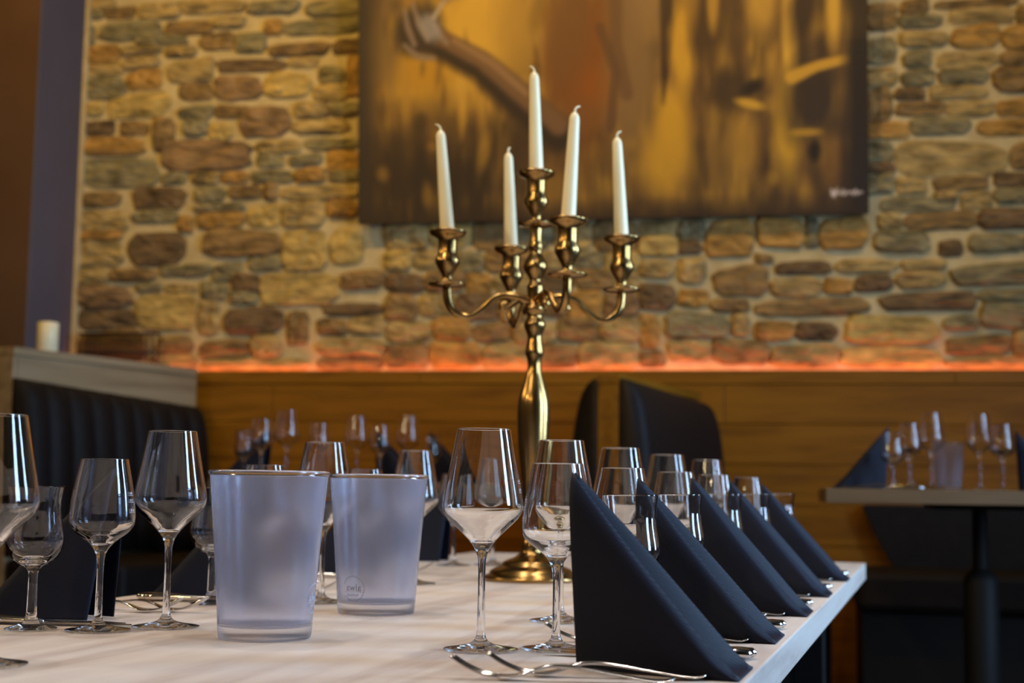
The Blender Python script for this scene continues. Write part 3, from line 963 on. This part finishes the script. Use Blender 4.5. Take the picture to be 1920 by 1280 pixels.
def napkin_mesh(h=0.187, seed=0):
    """black paper napkin stood up as a double-rolled tent: tall open end at x = 0, two rolled ridges run down to feet at x = 0.166"""
    rnd = random.Random(seed)
    T = Vector((0, 0, h + 0.003))
    LEN = 0.168
    Lf, Lb = Vector((0.009, -0.016, 0)), Vector((0.012, 0.040, 0))
    R1, R2 = Vector((LEN, -0.044, 0)), Vector((LEN - 0.002, 0.070, 0))
    NT = 30
    secs = []
    for i in range(NT + 1):
        t = i / NT
        zr = (h + 0.003) * (1 - t) - 0.005 * math.sin(PI * t)          # ridge height
        xr = LEN * t
        rho = min(0.0042 + 0.0125 * t ** 0.8, 0.40 * zr + 0.0015)      # roll radius
        y1, y2 = -0.0050 - 0.0265 * t, 0.0070 + 0.0520 * t ** 0.8
        lift = 0.0065 * math.sin(PI * min(1, t * 1.1)) if t < 0.9 else 0.0
        Qf, Qb = Lf.lerp(R1, t), Lb.lerp(R2, t)

        def at(y, d, up=0.0):
            return Vector((xr, y, zr - d + up))
        deep = min(0.030, 0.45 * zr)
        low_f, low_b = at(y1 - 0.011 - 0.3 * rho, deep), at(y2 + 1.05 * rho, 2.4 * rho, lift)
        mf, mb = Qf.lerp(low_f, 0.5), Qb.lerp(low_b, 0.5)
        mf.y -= 0.004 * math.sin(PI * t)
        mid = (y1 + y2) / 2
        ctrl = [Qf, mf, low_f, at(y1 - 0.95 * rho, 0.7 * rho), at(y1, 0), at(y1 + 0.6 * rho, 0.6 * rho), at(mid, 1.4 * rho + 0.28 * (y2 - y1)),
                at(y2 - 0.65 * rho, 0.5 * rho, lift), at(y2, 0, lift), at(y2 + 0.75 * rho, 0.75 * rho, lift), low_b, mb, Qb]
        for _ in range(2):
            new = [ctrl[0]]
            for a, b in zip(ctrl[:-1], ctrl[1:]):
                new += [a.lerp(b, 0.25), a.lerp(b, 0.75)]
            new.append(ctrl[-1])
            ctrl = new
        for p in ctrl:
            p.z = max(p.z, 0.0012)
        secs.append([p.copy() for p in ctrl])
    m = len(secs[0])
    verts = [p for s in secs for p in s]
    faces = []
    for i in range(NT):
        for k in range(m - 1):
            faces.append((i * m + k, (i + 1) * m + k, (i + 1) * m + k + 1, i * m + k + 1))
    return me_from(verts, faces, 'napkin', True)


NAP = [napkin_mesh(0.187, 0), napkin_mesh(0.184, 1), napkin_mesh(0.189, 2)]
n_nap = 0


def napkin(x, y, rz, z, label, group):
    global n_nap
    o = mesh_obj('napkin', NAP[n_nap % 3], 'black_paper')
    n_nap += 1
    o.location, o.rotation_euler = (x, y, z), (0, 0, rz)
    sm = o.modifiers.new('thickness', 'SOLIDIFY')
    sm.thickness, sm.offset = 0.0011, 0
    return tag(o, label, 'napkin', group)


# ------------------------------------------------------------------ cutlery


def curve_pts(pts, n=5):
    return smooth_profile(pts, n)


def make_fork():
    root = bpy.data.objects.new('fork', None)
    root.empty_display_size = 0.03
    COL.objects.link(root)
    root['category'] = 'fork'
    for y in (-0.0081, -0.0027, 0.0027, 0.0081):
        c = curve_pts([(0.000, 0.0205), (0.015, 0.0115), (0.032, 0.0050), (0.046, 0.0030)], 4)
        r = [0.0010] + [0.00135] * (len(c) - 1)
        mesh_obj('tine', tube([(x, y * (0.92 + 0.08 * x / 0.046), z) for x, z in c], r, 6, 'tine'), 'steel', root)

    def strip(pts, name):
        prof = smooth_profile(pts, 5)            # (x, z, half width, half thickness)
        P = [(p[0], 0, p[1]) for p in prof]
        verts, faces = [], []
        k = 10
        for i, p in enumerate(prof):
            for q in range(k):
                a = 2 * PI * q / k
                verts.append((p[0], p[2] * math.copysign(abs(math.cos(a)) ** 0.6, math.cos(a)), p[1] + p[3] * math.sin(a)))
        for i in range(len(prof) - 1):
            for q in range(k):
                j = (q + 1) % k
                faces.append((i * k + q, i * k + j, (i + 1) * k + j, (i + 1) * k + q))
        faces += [tuple(range(k)), tuple((len(prof) - 1) * k + q for q in range(k))]
        return recalc(me_from(verts, faces, name, True))
    mesh_obj('head', strip([(0.044, 0.0032, 0.0098, 0.0014), (0.056, 0.0034, 0.0105, 0.0016), (0.066, 0.0056, 0.0078, 0.0017), (0.076, 0.0090, 0.0040, 0.0018)], 'head'), 'steel', root)
    mesh_obj('handle', strip([(0.075, 0.0087, 0.0041, 0.0018), (0.090, 0.0128, 0.0034, 0.0019), (0.110, 0.0128, 0.0040, 0.0017), (0.140, 0.0088, 0.0062, 0.0015),
                              (0.170, 0.0046, 0.0088, 0.0014), (0.190, 0.0026, 0.0100, 0.0014), (0.199, 0.0042, 0.0074, 0.0013), (0.203, 0.0058, 0.0020, 0.0010)], 'handle'), 'steel', root)
    return root


def make_knife():
    root = bpy.data.objects.new('knife', None)
    root.empty_display_size = 0.03
    COL.objects.link(root)
    root['category'] = 'knife'
    # blade: flat, rounded point, cutting edge to -y
    n = 14
    verts, faces = [], []
    for i in range(n + 1):
        t = i / n
        x = t * 0.112
        w = 0.018 * min(1, math.sin(min(t * 3.2, PI / 2)) + 0.12)
        y0, y1 = 0.008 - w, 0.008
        verts += [(x, y0, 0.0028), (x, y1, 0.0022), (x, y1, 0.0040), (x, y0, 0.0034)]
    for i in range(n):
        for q in range(4):
            j = (q + 1) % 4
            faces.append((i * 4 + q, i * 4 + j, i * 4 + 4 + j, i * 4 + 4 + q))
    faces += [(0, 1, 2, 3), (n * 4, n * 4 + 1, n * 4 + 2, n * 4 + 3)]
    mesh_obj('blade', recalc(me_from(verts, faces, 'blade')), 'steel', root)
    c = [(0.111, 0.0040), (0.130, 0.0052), (0.165, 0.0060), (0.200, 0.0062), (0.214, 0.0060), (0.218, 0.0060)]
    mesh_obj('handle', tube([(x, 0.001, z) for x, z in c], [0.0042, 0.0054, 0.0070, 0.0078, 0.0070, 0.0030], 14, 'handle', 0.75), 'steel', root)
    return root


K_F, K_K = Kind(make_fork()), Kind(make_knife())


def lay(kind, x, y, ang, label, group, z=TZ):
    """tines or blade tip at (x, y), handle running in direction `ang` (degrees from +X)"""
    return kind.put((x, y, z + 0.0006), math.radians(ang), label, group)


# ------------------------------------------------------------------ frosted pitchers
def make_pitcher():
    root = bpy.data.objects.new('water_pitcher', None)
    root.empty_display_size = 0.03
    COL.objects.link(root)
    root['category'] = 'pitcher'
    body = [(0.0533, 0.0150), (0.0552, 0.040), (0.0590, 0.090), (0.0632, 0.140), (0.0664, 0.176), (0.0672, 0.1830)]
    prof = smooth_profile(body, 4)
    inner = [(r - 0.0020, z) for r, z in prof[::-1]]
    mesh_obj('body', lathe(prof + inner[:-1] + [(0.0513, 0.0180), (0.030, 0.0168), (0.0, 0.0165)], 72), 'frosted_plastic', root)
    base = [(0.0, 0.0028), (0.040, 0.0024), (0.0460, 0.0006), (0.0495, 0.0), (0.0515, 0.0010), (0.0524, 0.0040), (0.0531, 0.0100), (0.0533, 0.0149), (0.0480, 0.0152), (0.0, 0.0156)]
    mesh_obj('base', lathe(base, 72, sharp=60), 'satin_plastic', root, label='clear thick plastic base')
    rim = [(0.0652, 0.1832), (0.0680, 0.1832), (0.0689, 0.1848), (0.0690, 0.1875), (0.0680, 0.1890), (0.0660, 0.1890), (0.0652, 0.1875)]
    mesh_obj('rim', lathe(rim, 72, closed=True), 'clear_plastic', root, label='glossy clear rim')
    return root


K_P = Kind(make_pitcher())


def pitcher_logo(p, ang, zc, mirrored, mat):
    """the round hand-drawn mark with its word, wrapped on the tapering wall"""
    def rad(z):
        return 0.0552 + (z - 0.04) * (0.0632 - 0.0552) / 0.10 + 0.0007
    cu = bpy.data.curves.new('word', 'FONT')
    cu.body = 'alwa'
    cu.size = 0.0135
    cu.align_x = 'CENTER'
    cu.resolution_u = 2
    tmp = bpy.data.objects.new('word', cu)
    COL.objects.link(tmp)
    bpy.context.view_layer.update()
    me = bpy.data.meshes.new_from_object(tmp)
    bpy.data.objects.remove(tmp)
    flat, faces = [(v.co.x, v.co.y - 0.003) for v in me.vertices], [tuple(f.vertices) for f in me.polygons]

    def line(pts, w):
        i0 = len(flat)
        for k, (x, y) in enumerate(pts):
            (xa, ya), (xb, yb) = pts[max(k - 1, 0)], pts[min(k + 1, len(pts) - 1)]
            d = math.hypot(xb - xa, yb - ya) or 1
            nx, ny = -(yb - ya) / d * w, (xb - xa) / d * w
            flat.append((x + nx, y + ny))
            flat.append((x - nx, y - ny))
        for k in range(len(pts) - 1):
            j = i0 + 2 * k
            faces.append((j, j + 1, j + 3, j + 2))
    line([(0.0165 * math.cos(a), 0.0165 * math.sin(a)) for a in [math.radians(q) for q in range(20, 330, 8)]], 0.0003)
    line([(-0.016 + 0.032 * i / 30, -0.0042) for i in range(31)], 0.0002)
    line([(-0.008 + 0.019 * i / 40, -0.0085 + 0.0017 * math.sin(i * 0.9) + 0.0008 * math.sin(i * 2.1)) for i in range(41)], 0.00025)
    sg = -1 if mirrored else 1
    verts = []
    for x, y in flat:
        z = zc + y
        a = ang + sg * x / 0.056
        verts.append((rad(z) * math.cos(a), rad(z) * math.sin(a), z))
    mesh_obj('logo', me_from(verts, faces, 'logo'), mat, p, label='faint round printed mark')


# ------------------------------------------------------------------ placing the long table's settings
ORD = ['nearest', 'second', 'third', 'fourth', 'fifth and farthest']
RIGHT = [(0.0625, 1.410), (0.156, 1.735), (0.266, 2.090), (0.378, 2.460), (0.508, 2.880)]
for i, (x, y) in enumerate(RIGHT):
    w = ORD[i]
    napkin(x, y, TA, TZ, 'black paper napkin folded upright, %s in the right-hand row' % w, 'black napkins along the right edge of the table')
    dx, dy = [(-0.0915, 0.137), (-0.088, 0.153), (-0.096, 0.12), (-0.092, 0.14), (-0.092, 0.14)][i]
    K_L.put((x + dx, y + dy, TZ), 0.1 * i, 'large red wine glass, %s in the right-hand row' % w, 'large wine glasses of the right-hand row')
    g = K_M.put((x - 0.0105 if i < 4 else x - 0.012, y + (0.152 if i == 0 else 0.112), TZ), 0.0, 'medium white wine glass, %s in the right-hand row' % w, 'white wine glasses of the right-hand row')
    K_T.put((x + 0.072, y + 0.190, TZ), 0.0, 'small tulip-shaped glass behind the %s right-hand black napkin' % w, 'tulip glasses of the right-hand row')
    # two forks on the near side, two knives on the far side
    lay(K_F, x - 0.081, y - 0.066, -4, 'steel fork closest to the %s right-hand black napkin' % w, 'forks of the right-hand row')
    lay(K_F, x - 0.114, y - 0.090, -7, 'outer steel fork in front of the %s right-hand black napkin' % w, 'forks of the right-hand row')
    lay(K_K, x - 0.028, y + 0.098, -5, 'inner steel table knife beyond the %s right-hand black napkin' % w, 'knives of the right-hand row')
    lay(K_K, x - 0.020, y + 0.122, -8, 'outer steel table knife beyond the %s right-hand black napkin' % w, 'knives of the right-hand row')

LEFT = [(-0.503, 1.838), (-0.370, 2.200), (-0.250, 2.780), (-0.137, 3.345)]
ORDL = ['nearest', 'second', 'third', 'fourth and farthest']
l_large = {0: (-0.413, 1.742), 1: (-0.277, 2.130), 2: (-0.170, 2.560), 3: (-0.036, 3.21)}
l_med = {0: (-0.480, 1.690), 1: (-0.350, 2.045), 2: (-0.250, 2.480), 3: (-0.122, 3.16)}
l_tul = {0: (-0.560, 1.695), 1: (-0.430, 2.085)}
for i, (x, y) in enumerate(LEFT):
    w = ORDL[i]
    napkin(x, y, TA + PI, TZ, 'black paper napkin folded upright, %s in the left-hand row' % w, 'black napkins along the left edge of the table')
    K_L.put((*l_large[i], TZ), 0.2 * i, 'large red wine glass beside the %s left-hand black napkin' % w, 'large wine glasses of the left-hand row')
    K_M.put((*l_med[i], TZ), 0.3, 'medium white wine glass beside the %s left-hand black napkin' % w, 'white wine glasses of the left-hand row')
    if i in l_tul:
        K_T.put((*l_tul[i], TZ), 0.3, 'small tulip-shaped glass in front of the %s left-hand black napkin' % w, 'tulip glasses of the left-hand row')
    if i < 3:
        lay(K_F, x + 0.068, y + 0.088, 170, 'steel fork beyond the %s left-hand black napkin, next to it' % w, 'forks of the left-hand row')
        lay(K_F, x + 0.098, y + 0.098, 166, 'steel fork beyond the %s left-hand black napkin, farther from it' % w, 'forks of the left-hand row')
        lay(K_K, x + 0.040, y - 0.080, 178, 'steel table knife right in front of the %s left-hand black napkin' % w, 'knives of the left-hand row')
        lay(K_K, x + 0.052, y - 0.098, 175, 'steel table knife nearer than its twin at the %s left-hand napkin' % w, 'knives of the left-hand row')
K_L.put((-0.494, 1.366, TZ), 0.4, 'large red wine glass cut off by the left edge of the picture', 'large wine glasses of the left-hand row')
lay(K_F, -0.560, 1.585, 172, 'steel fork with its tines just entering at the left edge of the picture', 'forks of the left-hand row')

p1 = K_P.put((-0.276, 1.640, TZ), 0, 'nearer and larger-looking frosted plastic pitcher on the long table', 'frosted pitchers')
p2 = K_P.put((-0.181, 1.975, TZ), 0, 'frosted plastic pitcher standing behind the nearer one, beside the large wine glass', 'frosted pitchers')
pitcher_logo(p1, math.atan2(-1.640, 0.276) + math.radians(70), 0.046, False, 'print_light')
pitcher_logo(p2, math.atan2(-1.975, 0.181) - math.radians(34), 0.036, True, 'print_grey')

# ------------------------------------------------------------------ the candelabra and its candles
CX, CY = 0.043, 2.700
can = empty('candelabra', (CX, CY, TZ), 0, 'tall five-armed brass candelabra on the far half of the long table', 'candelabra')
base = [(0.0, 0.0), (0.088, 0.0), (0.0915, 0.003), (0.0915, 0.007), (0.088, 0.010), (0.0800, 0.0125), (0.0790, 0.017), (0.0720, 0.0225), (0.0600, 0.027), (0.0560, 0.030),
        (0.0550, 0.034), (0.0480, 0.038), (0.0340, 0.043), (0.0240, 0.050), (0.0195, 0.056), (0.0205, 0.062), (0.0190, 0.070), (0.0150, 0.078)]
mesh_obj('base', lathe(base, 64), 'brass', can)
col = [(0.0150, 0.078), (0.0130, 0.088), (0.0150, 0.120), (0.0205, 0.180), (0.0275, 0.240), (0.0305, 0.290), (0.0312, 0.325), (0.0290, 0.345), (0.0215, 0.370), (0.0150, 0.390), (0.0128, 0.405), (0.0145, 0.418),
       (0.0178, 0.429), (0.0165, 0.440), (0.0138, 0.455), (0.0150, 0.465), (0.0200, 0.478), (0.0205, 0.486), (0.0150, 0.496), (0.0160, 0.503), (0.0220, 0.510), (0.0215, 0.517), (0.0150, 0.524), (0.0150, 0.545),
       (0.0160, 0.556), (0.0110, 0.567), (0.0150, 0.577), (0.0225, 0.590), (0.0225, 0.600), (0.0160, 0.613), (0.0120, 0.622), (0.0145, 0.634), (0.0120, 0.645), (0.0118, 0.660), (0.0125, 0.668)]
mesh_obj('column', lathe(smooth_profile(col, 4), 48), 'brass', can)
SOCK = [(0.0, 0.000), (0.0120, 0.000), (0.0340, 0.0035), (0.0370, 0.0060), (0.0360, 0.0078), (0.0200, 0.0080), (0.0105, 0.0110), (0.0092, 0.0180), (0.0110, 0.0240), (0.0175, 0.0360), (0.0238, 0.0470),
        (0.0238, 0.0535), (0.0195, 0.0615), (0.0182, 0.0700), (0.0182, 0.0880), (0.0200, 0.0945), (0.0320, 0.1000), (0.0365, 0.1060), (0.0362, 0.1085), (0.0300, 0.1060), (0.0160, 0.1020), (0.0145, 0.0940), (0.0, 0.0930)]
sock_me = lathe(SOCK, 40)
mesh_obj('socket', sock_me, 'brass', can, Matrix.Translation((0, 0, 0.671)))
ARM_R = 0.169
arm_c = smooth_profile([(0.010, 0.527), (0.030, 0.534), (0.058, 0.538), (0.082, 0.530), (0.102, 0.511), (0.122, 0.497), (0.142, 0.497), (0.158, 0.508), (0.167, 0.526), (0.169, 0.551)], 5)
n_a = len(arm_c)
arm_me = tube([(x, 0, z) for x, z in arm_c], [0.0085 - 0.0028 * math.sin(PI * min(1, i / n_a * 1.2)) for i in range(n_a)], 14, 'arm')
scroll_me = tube([(x, 0, z) for x, z in smooth_profile([(0.026, 0.531), (0.040, 0.522), (0.054, 0.512), (0.062, 0.514), (0.060, 0.521), (0.055, 0.519)], 4)],
                 [0.0055] * 12 + [0.0075] * 9, 10, 'scroll')
ARMS = [(186, 'left'), (8, 'right'), (-71, 'near'), (106, 'far')]
spots = [((0, 0, 0.764), (-2.0, 0.5), 'white taper candle in the raised centre of the brass candelabra', 180)]
for ang, w in ARMS:
    a = mesh_obj('arm', arm_me, 'brass', can, Matrix.Rotation(math.radians(ang), 4, 'Z'))
    mesh_obj('socket', sock_me, 'brass', a, Matrix.Translation((ARM_R, 0, 0.550)))
    mesh_obj('scroll', scroll_me, 'brass', a)
    r = math.radians(ang)
    lean = {'left': (-5.0, 0), 'right': (-3.0, 0.5), 'near': (2.9, 0.4), 'far': (-2.6, 0)}[w]
    lab = {'left': 'white taper candle on the left arm of the brass candelabra, leaning left', 'right': 'white taper candle on the right arm of the brass candelabra',
           'near': 'white taper candle on the candelabra arm nearest the camera, leaning right', 'far': 'white taper candle on the rear candelabra arm, lowest of the five'}[w]
    spots.append(((ARM_R * math.cos(r), ARM_R * math.sin(r), 0.643), lean, lab, {'left': 180, 'right': 10, 'near': 15, 'far': 60}[w]))
wax_me = lathe([(0.0, 0.0), (0.0138, 0.0), (0.0140, 0.002), (0.0128, 0.060), (0.0110, 0.140), (0.0094, 0.196), (0.0088, 0.203), (0.0066, 0.208), (0.0030, 0.212), (0.0, 0.2125)], 28)
wick_me = tube([(0, 0, 0.211), (0.0, 0, 0.217), (0.003, 0, 0.222), (0.009, 0, 0.2245)], [0.0024, 0.0020, 0.0017, 0.0012], 7)
wax0 = None
for (x, y, z), (lx, ly), lab, wa in spots:
    if wax0 is None:
        wax0 = Kind(bpy.data.objects.new('taper_candle', None))
        COL.objects.link(wax0.root)
        wax0.root['category'] = 'candle'
        mesh_obj('wax', wax_me, 'ivory_wax', wax0.root)
        mesh_obj('wick', wick_me, 'ivory_wax', wax0.root)
    c = wax0.put((CX + x, CY + y, TZ + z + 0.0005), 0, lab, 'white taper candles in the candelabra')
    c.matrix_world = Matrix.Translation((CX + x, CY + y, TZ + z + 0.0005)) @ Matrix.Rotation(math.radians(lx), 4, 'Y') @ Matrix.Rotation(math.radians(ly), 4, 'X') @ Matrix.Rotation(math.radians(wa), 4, 'Z')

# ------------------------------------------------------------------ the two tables on the raised floor
BZ = 0.933


def back_table(corner, length, depth, leg_at, label):
    o = empty('bistro_table', (corner[0], corner[1], BZ), -PHI, label, 'table')
    mesh_obj('tabletop', span_me(0, length, 0, depth, -0.042, 0.0, 0.003), 'divider_oak_top', o)
    h = BZ - FZ
    x, y = leg_at
    mesh_obj('pedestal', lathe([(0.0, -h + 0.02), (0.053, -h + 0.02), (0.053, -0.275), (0.046, -0.255), (0.023, -0.235), (0.022, -0.058), (0.0, -0.058)], 28, sharp=40), 'black_steel', o, Matrix.Translation((x, y, 0)))
    mesh_obj('foot_plate', box_me((0.46, 0.46, 0.02), (x, y, -h + 0.0105), 0.004), 'black_steel', o)
    mesh_obj('mount', box_me((0.3, 0.3, 0.015), (x, y, -0.0500), 0.002), 'black_steel', o)
    return o


noise_mat('divider_oak_top', [(0.25, lin((84, 64, 42))), (0.5, lin((104, 80, 54))), (0.75, lin((114, 90, 62)))], (0.7, 8, 8), 3.0, 6, 0.45, 0.12, 0.004)
back_table((0.905, 4.10), 1.25, 0.72, (0.47, 0.36), 'dark-legged bistro table with pale top at the right edge of the picture')
back_table((-0.965, 4.56), 0.90, 1.0, (0.45, 0.55), 'small laid table in front of the panelling, seen between the pitchers and glasses')
for kd, x, y, lab in [(K_T, 1.130, 4.215, 'blurred tulip-shaped glass, leftmost on the right-hand bistro table'),
                      (K_M, 1.212, 4.33, 'blurred white wine glass left of the tall one on the right-hand bistro table'),
                      (K_L, 1.293, 4.38, 'blurred tall wine glass left of the pitcher on the right-hand bistro table'),
                      (K_L, 1.451, 4.41, 'blurred tall wine glass right of the pitcher on the right-hand bistro table'),
                      (K_M, 1.494, 4.33, 'blurred white wine glass beside the rightmost napkin on the right-hand bistro table')]:
    kd.put((x, y, BZ), 0.5, lab, 'glasses on the right-hand bistro table')
K_P.used = True
blank = copy_tree(p1)
for ch in list(blank.children):
    if ch.name.startswith('logo'):
        bpy.data.objects.remove(ch)
blank.location = (1.372, 4.47, BZ)
tag(blank, 'blurred frosted pitcher among the glasses on the right-hand bistro table', None, 'frosted pitchers')
blank.scale = (0.72, 0.72, 0.78)
napkin(1.146, 4.32, PI - PHI, BZ, 'black folded napkin at the left end of the right-hand bistro table', 'napkins on the back tables')
napkin(1.575, 4.44, -PHI, BZ, 'black folded napkin at the right edge of the picture, on the bistro table', 'napkins on the back tables')
lay(K_F, 1.165, 4.120, 172, 'small steel fork glinting at the left end of the right-hand bistro table', 'cutlery on the right-hand bistro table', BZ)
lay(K_K, 1.300, 4.080, 172, 'small steel knife glinting along the front edge of the right-hand bistro table', 'cutlery on the right-hand bistro table', BZ)

for kd, x, y, lab in [(K_L, -0.753, 4.80, 'blurred tall wine glass, leftmost tall one on the table before the panelling'),
                      (K_L, -0.547, 5.08, 'blurred tall wine glass above the gap between the two front pitchers'),
                      (K_L, -0.364, 5.05, 'blurred tall wine glass, rightmost tall one on the table before the panelling'),
                      (K_M, -0.807, 4.62, 'blurred white wine glass, leftmost medium one on the table before the panelling'),
                      (K_M, -0.657, 4.90, 'blurred white wine glass in the middle of the table before the panelling'),
                      (K_M, -0.452, 4.95, 'blurred white wine glass behind the rear pitcher, on the table before the panelling'),
                      (K_T, -0.905, 4.85, 'blurred tulip-shaped glass at the left end of the table before the panelling'),
                      (K_T, -0.283, 5.12, 'blurred tulip-shaped glass at the right end of the table before the panelling')]:
    kd.put((x, y, BZ), 0.2, lab, 'glasses on the table before the panelling')
napkin(-0.490, 5.20, -PHI, BZ, 'black folded napkin rising behind the rear pitcher, on the back table', 'napkins on the back tables')
napkin(-0.300, 5.28, -PHI, BZ, 'black folded napkin just left of the large front wine glass, on the back table', 'napkins on the back tables')
napkin(-0.846, 5.02, PI - PHI, BZ, 'black folded napkin at the left end of the table before the panelling', 'napkins on the back tables')

# etched fill marks on the nearest glasses
for o in list(COL.objects):
    lb = o.get('label', '')
    if lb == 'medium white wine glass beside the nearest left-hand black napkin':
        etch(o, MEDIUM, math.radians(-30), [0.138, 0.150, 0.158])
    elif lb == 'medium white wine glass, nearest in the right-hand row':
        etch(o, MEDIUM, math.radians(190), [0.138, 0.150, 0.158])
    elif lb == 'large red wine glass, nearest in the right-hand row':
        etch(o, LARGE, math.radians(-12), [0.168, 0.178])
